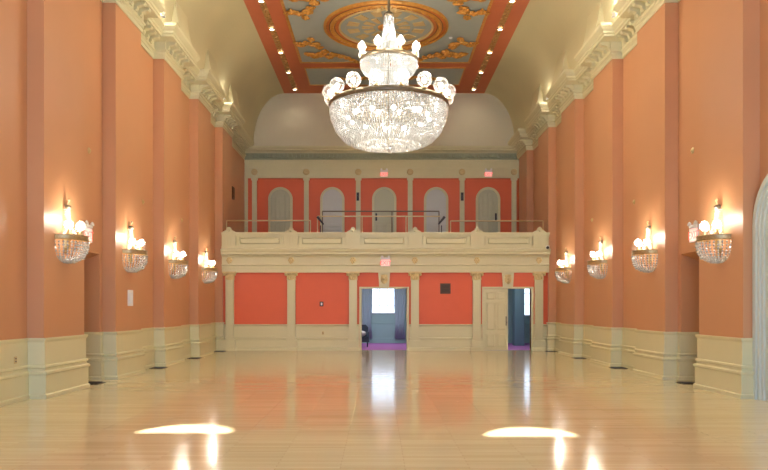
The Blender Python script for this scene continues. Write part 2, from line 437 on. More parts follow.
# ------------------------------------------------------------------ upper end wall
mb = MB(); mb.box(-6.6, 6.6, YE, YE+0.3, 3.0, 9.0); struct(mb.build('wall_balcony', M['red']))
mb = MB(); mb.box(-6.6, 6.6, YE-0.001, YE+0.3, 9.0, 11.95); struct(mb.build('wall_end', M['endwall']))
fz = MB(); fz.box(-6.49, 6.49, YE-0.06, YE, 7.66, 8.50); fz.box(-6.49, 6.49, YE-0.09, YE, 8.12, 8.17); fz.box(-6.49, 6.49, YE-0.10, YE, 8.36, 8.5)
fz.box(-6.49, 6.49, YE-0.08, YE, 7.66, 7.70)
trim = struct(fz.build('trim_balcony_frieze', M['cream']))
gb = MB(); gb.box(-6.49, 6.49, YE-0.10, YE, 8.50, 8.82)
for k in range(64): gb.box(-6.1+k*0.192, -6.1+k*0.192+0.11, YE-0.22, YE-0.1, 8.60, 8.76)
gb.box(-6.49, 6.49, YE-0.14, YE, 8.50, 8.56)
struct(gb.build('trim_dentil_band', M['green']))
cb = MB(); pr = [(0, 8.80), (0.16, 8.80), (0.2, 8.86), (0.36, 8.88), (0.36, 8.95), (0.42, 8.98), (0.45, 9.07), (0, 9.10)]
cb.sweep([(-6.49, YE), (6.49, YE)], pr, -1); struct(cb.build('trim_end_cornice', M['plaster']))
for k in range(1): pass
ex = MB(); ex.box(-6.49, -6.34, YE-0.06, YE, 4.0, 7.66); ex.box(6.34, 6.49, YE-0.06, YE, 4.0, 7.66); struct(ex.build('trim_wall_edge', M['cream']))

ordi = ['leftmost', 'second from left', 'third from left', 'third from right', 'second from right', 'rightmost']
# slender pilasters and rosettes on the balcony wall
proto = None
for k in range(6):
    x = -6.03+k*2.412
    if proto is None:
        r = empty('balcony_pilaster', (x, YE-0.004, 4.7))
        a = MB(); a.box(-0.11, 0.11, -0.07, 0, 0, 2.86); a.box(-0.06, 0.06, -0.09, -0.07, 0.3, 2.8); a.build('shaft', M['cream'], r)
        a = MB(); a.box(-0.15, 0.15, -0.10, 0, 2.86, 2.95); a.box(-0.13, 0.13, -0.12, 0, 2.95, 2.99); a.build('capital', M['cream'], r)
        a = MB(); a.lathe([(0, -0.0), (0.05, 0.03), (0.08, 0.01), (0.13, 0.035), (0.15, 0.0)], n=16)
        o = a.build('rosette', M['palegold'], r); o.rotation_euler = (PI/2, 0, 0); o.location = (0, -0.06, 3.24)
        proto = r
    else: r = copy_tree(proto); r.location.x = x
    tag(r, 'slender cream pilaster with gold rosette on balcony wall, %s of six' % ordi[k], 'pilaster', 'slender pilasters on the balcony wall')

# balcony doors
zf, zs = 4.7, 6.675
def balcony_door(n, x, kind):
    m = M['whitedoor'] if kind == 'flat' else M['olivedoor']
    c = MB(); arch_casing(c, 0, 0.46, 0.565, 0, zs-zf, -0.08, 0); arch_casing(c, 0, 0.46, 0.50, 0, zs-zf, -0.10, 0)
    d = struct(c.build('door_%d' % n, M['cream'])); d.location = (x, YE, zf)
    l = MB(); arch_panel(l, 0, 0.46, 0, zs-zf, -0.03, 0); lf = l.build('leaf', m, d)
    if kind == 'plank':
        for k in range(4):
            p = MB(); xx = -0.42+k*0.215; p.bbox(xx, xx+0.19, -0.05, -0.03, 0.12, zs-zf+(0.12 if k in (0, 3) else 0.32), 0.015); p.build('panel', m, lf)
    elif kind == 'double':
        for sx in (-1, 1):
            p = MB(); xc = sx*0.215
            p.prism([(xc-0.15, 0.95), (xc+0.15, 0.95), (xc+0.15, 1.95 if sx > 0 else 2.2), (xc, 2.28), (xc-0.15, 1.95 if sx < 0 else 2.2)], -0.05, -0.03); p.build('panel', m, lf)
            p = MB(); p.bbox(xc-0.15, xc+0.15, -0.05, -0.03, 0.12, 0.8, 0.02); p.build('panel', m, lf)
    else:
        for k in range(4):
            p = MB(); p.bbox(-0.38, 0.38, -0.042, -0.03, 0.1+k*0.2, 0.25+k*0.2, 0.012); p.build('panel', m, lf)
    if kind != 'flat' and n != 5:
        h = MB(); sx = 0.36 if n == 9 else -0.37
        h.box(sx-0.04, sx+0.04, -0.075, -0.05, 0.98, 1.32); h.tube([(sx, -0.05, 1.05), (sx, -0.12, 1.1), (sx, -0.12, 1.25), (sx, -0.05, 1.3)], 0.015)
        h.build('handle', M['black'], d)
for k, kind in enumerate(('plank', 'flat', 'double', 'flat', 'plank')): balcony_door(k+5, -4.824+k*2.412, kind)

# exit signs
def exit_sign(loc, rz, wd, ht, label, lamps=True):
    r = empty('exit_sign', loc, rz)
    a = MB(); a.box(-wd/2, wd/2, -0.05, 0, 0, ht); a.build('housing', M['white'], r)
    a = MB(); a.box(-wd/2+0.02, wd/2-0.02, -0.056, -0.05, 0.02, ht-0.02); f = a.build('lit_face', M['exit'], r)
    cu = bpy.data.curves.new('exit_text', 'FONT'); cu.body = 'EXIT'; cu.size = ht*0.78; cu.align_x = 'CENTER'; cu.extrude = 0.002
    t = bpy.data.objects.new('tmp', cu); C.objects.link(t)
    bpy.context.view_layer.update()
    me = bpy.data.meshes.new_from_object(t.evaluated_get(bpy.context.evaluated_depsgraph_get())); bpy.data.objects.remove(t)
    me.materials.clear(); me.materials.append(M['exitletter'])
    o = bpy.data.objects.new('exit_letters', me); C.objects.link(o); o.parent = r
    o.rotation_euler = (PI/2, 0, 0); o.location = (0, -0.058, ht*0.22)
    if lamps:
        a = MB(); a.box(-wd/2, wd/2, -0.06, 0, ht+0.01, ht+0.07); a.build('battery_case', M['white'], r)
        for sx in (-1, 1):
            a = MB(); a.lathe([(0, 0.05), (0.03, 0.05), (0.05, 0.0), (0.045, -0.005), (0, 0.01)], n=12)
            l = a.build('lamp_head', M['white'], r); l.location = (sx*wd*0.36, -0.09, ht+0.10); l.rotation_euler = (-1.9, 0, 0)
    return tag(r, label, 'exit sign')
exit_sign((-0.01, YE-0.10, 7.70), 0, 0.34, 0.24, 'lit red exit sign above the middle arched balcony door')
exit_sign((4.83, YE-0.10, 7.70), 0, 0.34, 0.24, 'lit red exit sign above the rightmost arched balcony door')

# ------------------------------------------------------------------ balcony
mb = MB(); mb.box(-6.6, 6.6, YB-0.05, 30.4, 3.72, 3.95); mb.box(-6.6, 6.6, 30.4, YE, 3.9, 4.7); struct(mb.build('floor_balcony', M['dark']))
# entablature under the parapet
en = MB()
pr = [(0, 3.0), (0.14, 3.0), (0.14, 3.13), (0.16, 3.14), (0.16, 3.25), (0.20, 3.27), (0.20, 3.30), (0.14, 3.32), (0.14, 3.58), (0.18, 3.60),
      (0.20, 3.66), (0.34, 3.68), (0.34, 3.76), (0.38, 3.79), (0.40, 3.87), (0.24, 3.90), (0, 3.90)]
en.sweep([(-WP-0.02, YB), (WP+0.02, YB)], pr, -1)
ent = struct(en.build('trim_entablature', M['cream'])); ent.location.z = -0.03
PX = [-5.93, -3.585, -1.235, 1.12, 3.475, 5.84]
mo = None
for x in PX:
    if mo is None:
        a = MB()
        for k in range(6):
            an = k*PI/3; a.sphere((0.055*math.cos(an), 0, 0.055*math.sin(an)), 0.04, 8, 6, sy=0.5)
        a.sphere((0, -0.01, 0), 0.03, 8, 6); a.tube([(-0.02, 0, -0.06), (0, 0, -0.14)], 0.02)
        mo = a.build('gold_motif', M['gilt'], ent); mo.scale = (1.3, 1.3, 1.3); o = mo
    else: o = mo.copy(); C.objects.link(o)
    o.location = (x, YB-0.15, 3.47)
# parapet
pp = empty('balcony_parapet', (0, YB-0.2, 3.865))
a = MB(); a.box(-WP, WP, 0.05, 0.16, 0, 0.56); a.box(-WP, WP, -0.03, 0.05, 0.09, 0.15); a.box(-WP, WP, -0.03, 0.05, 0.45, 0.51); a.build('wall_panel', M['cream'], pp)
a = MB(); a.box(-WP, WP, -0.13, 0.18, 0.56, 0.61); a.box(-WP, WP, -0.09, 0.16, 0.51, 0.56); a.build('coping', M['cream'], pp)
a = MB(); a.box(-WP, WP, -0.11, 0.14, 0, 0.09); a.build('plinth', M['cream'], pp)
for i, x in enumerate(PX):
    a = MB(); a.box(x-0.26, x+0.26, -0.10, 0.05, 0.0, 0.56)
    for k in range(3): a.box(x-0.13+k*0.1, x-0.08+k*0.1, -0.125, -0.10, 0.14, 0.44)
    a.build('pedestal', M['cream'], pp)
    a = MB(); a.prism([(x-0.26, 0.61), (x+0.26, 0.61), (x+0.20, 0.66), (x+0.09, 0.72), (x+0.07, 0.79), (x, 0.83), (x-0.07, 0.79), (x-0.09, 0.72), (x-0.20, 0.66)], -0.05, 0.12)
    a.sphere((x, -0.06, 0.68), 0.05, 8, 6, sy=0.5); a.build('finial', M['cream'], pp)
    if i < 5:
        x0, x1 = x+0.36, PX[i+1]-0.36
        a = MB(); a.box(x0-0.06, x0+0.03, -0.03, 0.05, 0.15, 0.45); a.box(x1-0.03, x1+0.06, -0.03, 0.05, 0.15, 0.45)
        a.bbox(x0+0.06, x1-0.06, 0.0, 0.05, 0.19, 0.41, 0.03); a.build('panel_moulding', M['cream'], pp)
tag(pp, 'cream panelled parapet running across the front of the balcony', 'parapet')

# brass guard rails
def rail(x0, x1, y, z0, z1, posts, label, m='brass'):
    r = empty('guard_rail', ((x0+x1)/2, y, z0)); c = (x0+x1)/2
    a = MB(); a.tube([(x0-c, 0, z1-z0), (x1-c, 0, z1-z0)], 0.026); a.build('handrail', M[m], r)
    for p in posts:
        a = MB(); a.tube([(p-c, 0, 0), (p-c, 0, z1-z0)], 0.022); a.lathe([(0.05, 0), (0.05, 0.015), (0.02, 0.03)], (p-c, 0, 0), 10); a.build('post', M[m], r)
    tag(r, label, 'railing')
def X(px, y): return (px-378.5)*y/F+CAMX
def Z(py, y): return CAMZ+(308.5-py)*y/F
y = 27.9
rail(X(226.7, y), X(310.5, y), y, 3.95, Z(220.6, y), [X(226.7, y), X(269, y), X(310.3, y)], 'low brass rail behind the left end of the parapet')
rail(X(450.5, y), X(543, y), y, 3.95, Z(221, y), [X(450.5, y), X(543, y)], 'low brass rail behind the right end of the parapet')
y = 28.2
rail(X(317.5, y), X(440, y), y, 3.95, Z(216.3, y), [X(317.5, y), X(362, y), X(406, y)], 'brass rail behind the middle of the parapet, front of the centre pair')
y = 30.5
rail(X(322.5, y), X(439, y), y, 4.7, Z(211.3, y), [X(322.5, y), X(392, y), X(439, y)], 'thin dark rail farther back in the middle of the balcony', 'bronze')
# small black bracket lamps on the rail ends
y = 28.0
for px_, s, lab in ((320.5, 1, 'left'), (441.5, -1, 'right')):
    r = empty('stage_lamp', (X(px_, y), y, 4.55))
    a = MB(); a.tube([(0, 0, -0.6), (0, 0, 0.28)], 0.018); a.build('stand', M['black'], r)
    a = MB(); a.tube([(0.12*s, 0, 0.32), (-0.12*s, 0.0, 0.62)], [0.03, 0.05], 10); a.build('lamp_barrel', M['black'], r)
    tag(r, 'small black tilted spotlight at the %s end of the middle brass rail' % lab, 'spotlight')
for px_, lab in ((357.9, 'third pilaster from left'), (461.9, 'second pilaster from right')):
    a = MB(); x = X(px_, YE); a.box(x-0.06, x+0.06, YE-0.16, YE-0.09, Z(201, YE), Z(193, YE)); a.sphere((x, YE-0.16, Z(197, YE)), 0.05, 10, 8)
    tag(a.build('wall_speaker', M['black']), 'small dark device mounted on the balcony wall\'s %s' % lab, 'wall device')
a = MB(); a.box(-6.46, -6.38, 30.3, 30.7, Z(199, 30.5), Z(187, 30.5)); a.box(-6.38, -6.36, 30.34, 30.66, Z(198, 30.5), Z(188, 30.5))
o = a.build('wall_speaker', M['browngrille']); o.location.x = -0.02
tag(o, 'narrow brown box on the left wall above the balcony', 'speaker')

# ------------------------------------------------------------------ lower back wall
D1, D2 = (-0.91, 0.81), (3.78, 5.56)
ZD = 2.36
mb = MB()
for a_, b_ in ((-6.6, D1[0]), (D1[1], D2[0]), (D2[1], 6.6)): mb.box(a_, b_, YB, YB+0.25, 0, 3.7)
for a_, b_ in (D1, D2): mb.box(a_, b_, YB, YB+0.25, ZD, 3.7)
struct(mb.build('wall_back', M['red']))
wb = MB()
pr = [(0, 1.0), (0.09, 1.0), (0.09, 0.96), (0.03, 0.92), (0.02, 0.78), (0.02, 0.76), (0.02, 0.50), (0.08, 0.48), (0.08, 0.43), (0.05, 0.41), (0.05, 0.12), (0.09, 0.10), (0.09, 0), (0, 0)]
for a_, b_ in ((-6.2, D1[0]-0.1), (D1[1]+0.1, D2[0]-0.1), (D2[1]+0.1, 6.2)): wb.sweep([(a_, YB), (b_, YB)], pr, -1)
struct(wb.build('baseboard_back', M['cream']))
for n, (a_, b_) in enumerate((D1, D2)):
    c = MB(); c.box(a_-0.09, a_, YB-0.03, YB+0.27, 0, ZD+0.07); c.box(b_, b_+0.09, YB-0.03, YB+0.27, 0, ZD+0.07); c.box(a_, b_, YB-0.03, YB+0.27, ZD, ZD+0.07)
    d = struct(c.build('door_%d' % (n+10), M['cream']))
    xc = (a_+b_)/2
    k = MB(); k.prism([(xc-0.19, ZD+0.07), (xc+0.19, ZD+0.07), (xc+0.23, 3.0), (xc-0.23, 3.0)], YB-0.08, YB); kb = k.build('keystone', M['cream'], d)
    k = MB(); k.sphere((xc, YB-0.09, 2.72), 0.14, 12, 8, sy=0.35, sz=1.3); k.sphere((xc-0.08, YB-0.09, 2.84), 0.05, 8, 6, sy=0.5); k.sphere((xc+0.08, YB-0.09, 2.84), 0.05, 8, 6, sy=0.5)
    k.sphere((xc, YB-0.13, 2.72), 0.05, 8, 6, sz=1.2); k.build('gold_mask_ornament', M['gilt'], kb)
def panel_leaf(parent, x0, x1, y0, z1=ZD-0.01):
    l = MB(); l.box(x0, x1, y0, y0+0.045, 0.01, z1); lf = l.build('leaf', M['cream'], parent)
    wd = (x1-x0); 
    for sx in (0, 1):
        pa = x0+0.08+sx*(wd/2-0.03); pb = pa+wd/2-0.13
        for za, zb in ((0.15, 0.62), (0.78, 1.82), (1.95, 2.22)):
            p = MB(); p.bbox(pa, pb, y0-0.02, y0, za, zb, 0.025); p.build('panel', M['cream'], lf)
    h = MB(); h.box(x1-0.09, x1-0.05, y0-0.02, y0, 0.95, 1.3); h.sphere((x1-0.07, y0-0.05, 1.08), 0.03); h.build('handle', M['bronze'], lf)
dd = bpy.data.objects['door_11']
panel_leaf(dd, D2[0]+0.01, D2[0]+0.90, YB+0.02)
l = MB(lambda x, y, z: (D2[1]+0.02+0.42*x+0.9*y, YB+0.29+0.9*x-0.42*y, z)); l.box(0, 0.88, 0, 0.045, 0.01, ZD-0.01); l.build('leaf', M['cream'], dd)
# pilasters with gilded capitals
proto = None
for k, x in enumerate(PX):
    if proto is None:
        r = empty('pilaster', (x, YB-0.004, 0))
        a = MB(); a.box(-0.15, 0.15, -0.15, 0, 0.40, 2.70)
        for q in range(3): a.box(-0.115+q*0.09, -0.065+q*0.09, -0.165, -0.15, 0.5, 2.62)
        a.build('shaft', M['cream'], r)
        a = MB(); a.sweep([(-0.20, 0), (-0.20, -0.17), (0.20, -0.17), (0.20, 0)], [(0, 0.42), (0.0, 0.42), (0.0, 0.40), (0.02, 0.36), (0.02, 0.12), (0.05, 0.09), (0.05, 0), (0, 0)], -1)
        a.box(-0.20, 0.20, -0.17, 0, 0, 0.42); a.build('pedestal', M['cream'], r)
        a = MB(); a.lathe([(0.15, 2.68), (0.17, 2.70), (0.15, 2.72), (0.16, 2.80), (0.2, 2.92)], (0, -0.02, 0), 16, PI, 2*PI)
        a.box(-0.26, 0.26, -0.20, 0, 2.94, 3.0); a.box(-0.17, 0.17, -0.13, 0, 2.68, 2.94)
        for sx in (-1, 1):
            a.sphere((sx*0.20, -0.14, 2.89), 0.055, 10, 6, sy=0.7); a.sphere((sx*0.09, -0.16, 2.78), 0.05, 8, 6, sz=1.6, sy=0.6)
        a.sphere((0, -0.17, 2.80), 0.05, 8, 6, sz=1.7, sy=0.6); a.sphere((0, -0.19, 2.92), 0.035, 8, 6)
        a.build('gilded_capital', M['gilt'], r); proto = r
    else: r = copy_tree(proto); r.location.x = x
    tag(r, 'cream fluted pilaster with gilded capital under the balcony, %s of six' % ordi[k], 'pilaster', 'pilasters under the balcony')
exit_sign((0.0, YB-0.2, 3.20), 0, 0.36, 0.26, 'lit red exit sign above the open middle doorway under the balcony')
# grille, thermostat, outlets
a = MB(); x = X(445.3, YB); z = Z(288.6, YB); a.box(x-0.2, x+0.2, YB-0.03, YB, z-0.2, z+0.2); g = a.build('wall_grille', M['browngrille'])
b = MB(); 
for k in range(6): b.box(x-0.15, x+0.15, YB-0.045, YB-0.03, z-0.14+k*0.052, z-0.115+k*0.052)
b.build('slats', M['dark'], g); tag(g, 'square brown grille on the red wall between the two open doorways', 'vent')
a = MB(); x = X(321.6, YB); z = Z(304, YB); a.box(x-0.07, x+0.07, YB-0.03, YB, z-0.09, z+0.09); g = a.build('thermostat', M['dark'])
b = MB(); b.box(x-0.03, x+0.03, YB-0.04, YB-0.03, z-0.05, z+0.05); b.build('dial', M['white'], g); tag(g, 'small thermostat on the red wall left of the middle doorway', 'thermostat')
def outlet(x, y, z, axis, lab, wd=0.08, ht=0.12):
    a = MB()
    if axis == 'y': a.box(x-wd/2, x+wd/2, y-0.015, y, z-ht/2, z+ht/2)
    else: a.box(x, x+axis*0.015, y-wd/2, y+wd/2, z-ht/2, z+ht/2)
    o = a.build('wall_outlet', M['palegold'])
    for q in (-0.025, 0.025):
        b = MB()
        if axis == 'y': b.box(x-0.015, x+0.015, y-0.018, y-0.015, z+q-0.012, z+q+0.012)
        else: b.box(x+axis*0.015, x+axis*0.018, y-0.015, y+0.015, z+q-0.012, z+q+0.012)
        b.build('socket', M['black'], o)
    tag(o, lab, 'outlet')
outlet(X(323, YB), YB-0.03, Z(333, YB), 'y', 'small outlet in the cream dado under the thermostat')
outlet(-WR+0.03, 12.29, 0.72, 1, 'brass outlet in the dado at the left edge of the room')
a = MB(); x = -WP; yy = 5.934*F/248.5; z = Z(298, yy); a.box(x, x+0.02, yy-0.16, yy+0.16, z-0.19, z+0.19); g = a.build('wall_panel', M['white'])
b = MB(); b.box(x+0.02, x+0.03, yy-0.11, yy+0.11, z-0.13, z+0.13); b.build('cover', M['blind'], g)
tag(g, 'white rectangular control panel on the left wall below the second crystal sconce', 'control panel')
# security camera
a = MB(); yy = YB-0.62; x, z = X(547.5, yy), Z(247.3, yy)
r = empty('security_camera', (x, yy, z)); a.box(-0.02, 0.08, 0.02, 0.2, -0.04, 0.06); a.sphere((0, 0, 0), 0.075, 12, 8); a.build('housing', M['white'], r)
b = MB(); b.sphere((0, -0.03, -0.01), 0.06, 12, 8); b.build('lens', M['black'], r)
tag(r, 'small white security camera at the right end of the balcony front', 'camera')

# side exit signs over the niches
exit_sign((-WR, 15.35, 3.02), -PI/2 if False else PI/2, 0.42, 0.30, 'exit sign with lamp heads over the left wall doorway')
exit_sign((WR, 15.35, 3.02), -PI/2, 0.42, 0.30, 'exit sign with lamp heads over the right wall doorway')
# sprinklers on walls and ceiling
sp = None
for s, lab in ((-1, 'left'), (1, 'right')):
    for i, (yy, z, nm) in enumerate(((15.5, 5.0, 'above the side doorway'), (19.05, 4.42, 'between second and third sconces'), (22.8, 4.40, 'between third and fourth sconces'))):
        a = MB(lambda x, y, z_, s=s: (-s*z_, x, y)); a.lathe([(0, 0.04), (0.025, 0.04), (0.03, 0.02), (0.065, 0.012), (0.07, 0)], n=14)
        if sp is None or True:
            o = a.build('wall_sprinkler', M['palegold']); o.location = (s*WR, yy, z)
        tag(o, 'small round sprinkler cap high on the %s wall %s' % (lab, nm), 'sprinkler', 'sprinkler caps on the walls')
yy = 26.5
a = MB(); a.lathe([(0.07, 0), (0.065, -0.03), (0.03, -0.05), (0, -0.05)], n=14); o = a.build('smoke_detector', M['white']); o.location = (2.39, yy, ZT-0.035)
tag(o, 'small white smoke detector on the blue ceiling right of the medallion', 'smoke detector')

# ------------------------------------------------------------------ foyer behind the doors
YF = 33.3
mb = MB(); mb.box(-3, 7.6, YB+0.12, YF+0.2, -0.15, 0.0); struct(mb.build('floor_foyer', M['carpet']))
mb = MB(); mb.box(-3, 7.6, YB+0.25, YF+0.2, 3.0, 3.1); struct(mb.build('ceiling_foyer', M['white']))
wx0, wx1, wz0, wz1 = -0.58, 0.50, 1.41, 2.75
mb = MB(); mb.box(-3, wx0, YF, YF+0.2, 0, 3.1); mb.box(wx1, 6.46, YF, YF+0.2, 0, 3.1); mb.box(7.1, 7.6, YF, YF+0.2, 0, 3.1)
mb.box(wx0, wx1, YF, YF+0.2, 0, wz0); mb.box(wx0, wx1, YF, YF+0.2, wz1, 3.1); mb.box(6.46, 7.1, YF, YF+0.2, 0, 1.3); mb.box(6.46, 7.1, YF, YF+0.2, 2.8, 3.1)
mb.box(-3.2, -3, YB+0.25, YF+0.2, 0, 3.1); mb.box(7.6, 7.8, YB+0.25, YF+0.2, 0, 3.1); mb.box(2.4, 2.6, YB+0.25, YF, 0, 3.1)
struct(mb.build('wall_foyer', M['foyer']))
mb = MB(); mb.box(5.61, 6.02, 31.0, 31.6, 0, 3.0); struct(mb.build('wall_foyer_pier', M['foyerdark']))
wb = MB(); wb.sweep([(-3, YF), (7.6, YF)], [(0, 0.95), (0.03, 0.95), (0.03, 0.9), (0.01, 0.88), (0.01, 0.24), (0.03, 0.22), (0.03, 0), (0, 0)], -1); struct(wb.build('baseboard_foyer', M['foyer']))
def sash(n, x0, x1, z0, z1, cols, rows):
    a = MB(); y0 = YF-0.03
    a.box(x0-0.05, x0, y0, YF+0.1, z0-0.05, z1+0.05); a.box(x1, x1+0.05, y0, YF+0.1, z0-0.05, z1+0.05); a.box(x0, x1, y0, YF+0.1, z1, z1+0.05); a.box(x0-0.08, x1+0.08, y0-0.04, YF+0.1, z0-0.05, z0)
    f = struct(a.build('window_%d' % n, M['white']))
    a = MB()
    for k in range(1, cols): xx = x0+(x1-x0)*k/cols; a.box(xx-0.012, xx+0.012, YF+0.05, YF+0.08, z0, z1)
    for k in range(1, rows): zz = z0+(z1-z0)*k/rows; a.box(x0, x1, YF+0.05, YF+0.08, zz-0.012, zz+0.012)
    a.build('glazing_bars', M['white'], f)
    g = MB(); g.box(x0, x1, YF+0.09, YF+0.095, z0, z1); g.build('pane', M['globe'], f)
sash(1, wx0, wx1, wz0, wz1, 3, 4); sash(12, 6.46, 7.1, 1.3, 2.8, 2, 3)
area('foyer_fill_light', (-0.3, 30.6, 2.95), (-0.3, 30.61, 0), 3.5, 3.0, 75, (0.85, 0.93, 1.0))  # unseen fills added under the foyer ceiling to brighten the foyer
area('foyer_fill_light', (4.6, 29.8, 2.95), (4.6, 29.81, 0), 2.6, 2.2, 45, (0.8, 0.92, 1.0))
def curtain(x0, x1, lab):
    a = MB(); n = 40; vs_ = []
    for zi, z in enumerate((0.22, 1.0, 1.6, 2.2, 2.9)):
        nar = 0.78 if z == 1.0 else 1
        for i in range(n+1):
            t = i/n; x = (x0+x1)/2+(t-0.5)*(x1-x0)*nar
            vs_.append((x, YF-0.14+0.045*math.sin(t*2*PI*6), z))
    k = n+1
    a.add(vs_, [(j*k+i, j*k+i+1, (j+1)*k+i+1, (j+1)*k+i) for j in range(4) for i in range(n)], True)
    o = a.build('curtain', M['curtain']); so = o.modifiers.new('s', 'SOLIDIFY'); so.thickness = 0.01
    tag(o, lab, 'curtain')
curtain(-1.05, -0.55, 'grey-blue curtain left of the bright foyer window'); curtain(0.47, 0.98, 'grey-blue curtain right of the bright foyer window')
a = MB(); a.tube([(-1.2, YF-0.14, 2.92), (1.15, YF-0.14, 2.92)], 0.02); tag(a.build('curtain_rod', M['bronze']), 'dark rod carrying the foyer curtains', 'curtain rod')
# armchair in the foyer
r = empty('armchair', (-1.00, 30.2, 0))
a = MB(); a.box(-0.3, 0.3, -0.3, 0.3, 0.2, 0.42); a.build('seat', M['black'], r)
a = MB(); a.prism([(-0.3, 0.3), (0.3, 0.3), (0.3, 0.8), (0.2, 0.92), (-0.2, 0.92), (-0.3, 0.8)], 0.2, 0.32); a.build('backrest', M['black'], r)
for sx in (-1, 1):
    a = MB(); a.box(sx*0.3-0.05, sx*0.3+0.05, -0.3, 0.3, 0.2, 0.62); a.build('armrest', M['black'], r)
    for sy in (-1, 1): a = MB(); a.tube([(sx*0.27, sy*0.26, 0), (sx*0.27, sy*0.26, 0.2)], 0.025); a.build('leg', M['black'], r)
tag(r, 'black armchair inside the middle doorway beside the left curtain', 'armchair')
a = MB(); a.sphere((-0.98, 30.08, 0.55), 0.2, 16, 10, sy=0.5, sz=0.62); tag(a.build('cushion', M['white']), 'white cushion lying on the black armchair in the foyer', 'cushion')

# ------------------------------------------------------------------ ceiling decoration (parts of the ceiling)
def cpart(name, m, fnb):
    a = MB(); fnb(a); return a.build(name, M[m], ceiling)
zc0 = ZT-0.012
FY0, FY1 = 21.95, 29.2
cpart('painted_panel', 'ceilblue', lambda a: a.box(-3.36, 3.36, FY0, FY1, zc0, ZT+0.001))
cpart('painted_panel', 'ceilblue', lambda a: a.box(-3.30, 3.30, 29.95, 32.15, zc0, ZT+0.001))
cpart('painted_panel', 'ceilblue', lambda a: a.box(-3.30, 3.30, 12.0, 21.2, zc0, ZT+0.001))
cpart('painted_panel', 'ceilblue', lambda a: a.box(-3.30, 3.30, 2.0, 11.2, zc0, ZT+0.001))
def frame(a, x0, x1, y0, y1, w_, h=0.035):
    a.box(x0-w_, x1+w_, y0-w_, y0, ZT-h, ZT); a.box(x0-w_, x1+w_, y1, y1+w_, ZT-h, ZT)
    a.box(x0-w_, x0, y0, y1, ZT-h, ZT); a.box(x1, x1+w_, y0, y1, ZT-h, ZT)
cpart('gold_border', 'gold', lambda a: frame(a, -3.36, 3.36, FY0, FY1, 0.10))
cpart('gold_border', 'gold', lambda a: frame(a, -3.30, 3.30, 29.95, 32.15, 0.05))
for s in (-1, 1):
    def strip(a):
        a.box(s*3.96, s*4.18, 2, 33.2, ZT-0.006, ZT)
        for k in range(150):
            y_ = 3+k*0.2; a.sphere((s*(4.07+0.05*(-1)**k), y_+0.1, ZT-0.008), 0.075, 6, 4, sz=0.3)
    o = cpart('leaf_garland_strip', 'dullgold', strip)

# medallion
MY = 25.55
r = empty('ceiling_medallion', (0, MY, ZT-0.012)); 
def ring(a, r0, r1, h, n=64):
    a.lathe([(r0, 0), (r0, -h), ((r0+r1)/2, -h*1.35), (r1, -h), (r1, 0)], n=n)
a = MB(); a.lathe([(0.02, -0.015), (1.64, -0.015), (1.64, 0)], n=64, smooth=False); a.build('blue_field', M['ceilblue'], r)
a = MB(); ring(a, 1.64, 2.20, 0.05); a.build('orange_ring', M['orange'], r)
a = MB(); ring(a, 1.84, 1.99, 0.10)
for k in range(72): an = 2*PI*k/72; a.sphere((1.915*math.cos(an), 1.915*math.sin(an), -0.11), 0.05, 6, 4)
a.build('beaded_gold_ring', M['gold'], r)
a = MB(); ring(a, 1.985, 2.03, 0.055); ring(a, 1.80, 1.84, 0.055); a.build('dark_groove_line', M['browngrille'], r)
a = MB(); ring(a, 1.62, 1.68, 0.08); a.build('inner_rim', M['palegold'], r)
a = MB(); ring(a, 2.13, 2.21, 0.08); a.build('outer_rim', M['gold'], r)
for rr0, rr1, cnt, off in ((1.0, 1.40, 12, 0.5), (0.45, 0.86, 12, 0)):
    for k in range(cnt):
        an = 2*PI*(k+off)/cnt; w0 = PI/cnt*0.5; vs_ = []
        for zz in (-0.015, -0.045):
            for rad, da in ((rr0, -w0), (rr0, w0), (rr1, w0), (rr1, -w0)): vs_.append((rad*math.cos(an+da), rad*math.sin(an+da), zz))
        a = MB(); a.add(vs_, [(0,1,2,3),(4,7,6,5),(0,4,5,1),(1,5,6,2),(2,6,7,3),(3,7,4,0)]); a.build('wedge_panel', M['palegold'], r)
a = MB(); a.lathe([(0.3, 0), (0.28, -0.06), (0.1, -0.1), (0, -0.12)], n=24); a.build('boss', M['gold'], r)
# palm leaves on the ring's near side
a = MB()
for k in range(9):
    t = (k-4)*0.36; L = 0.62-0.03*abs(k-4); dx, dy = math.sin(t), -math.cos(t); nx, ny = -dy, dx; bx_, by_ = 0, -1.55
    q = [(bx_+dx*u*L+nx*w_, by_+dy*u*L+ny*w_, z_) for u, w_, z_ in ((0.1, 0, -0.06), (0.6, 0.075, -0.10), (0.95, 0, -0.13), (0.6, -0.075, -0.10), (0.6, 0, -0.16))]
    a.add(q, [(0,1,4),(1,2,4),(2,3,4),(3,0,4),(0,3,2,1)])
a.build('palm_leaf_crest', M['palegold'], r)
tag(r, 'round orange and gold ceiling medallion with wedge panels above the chandelier', 'ceiling medallion')

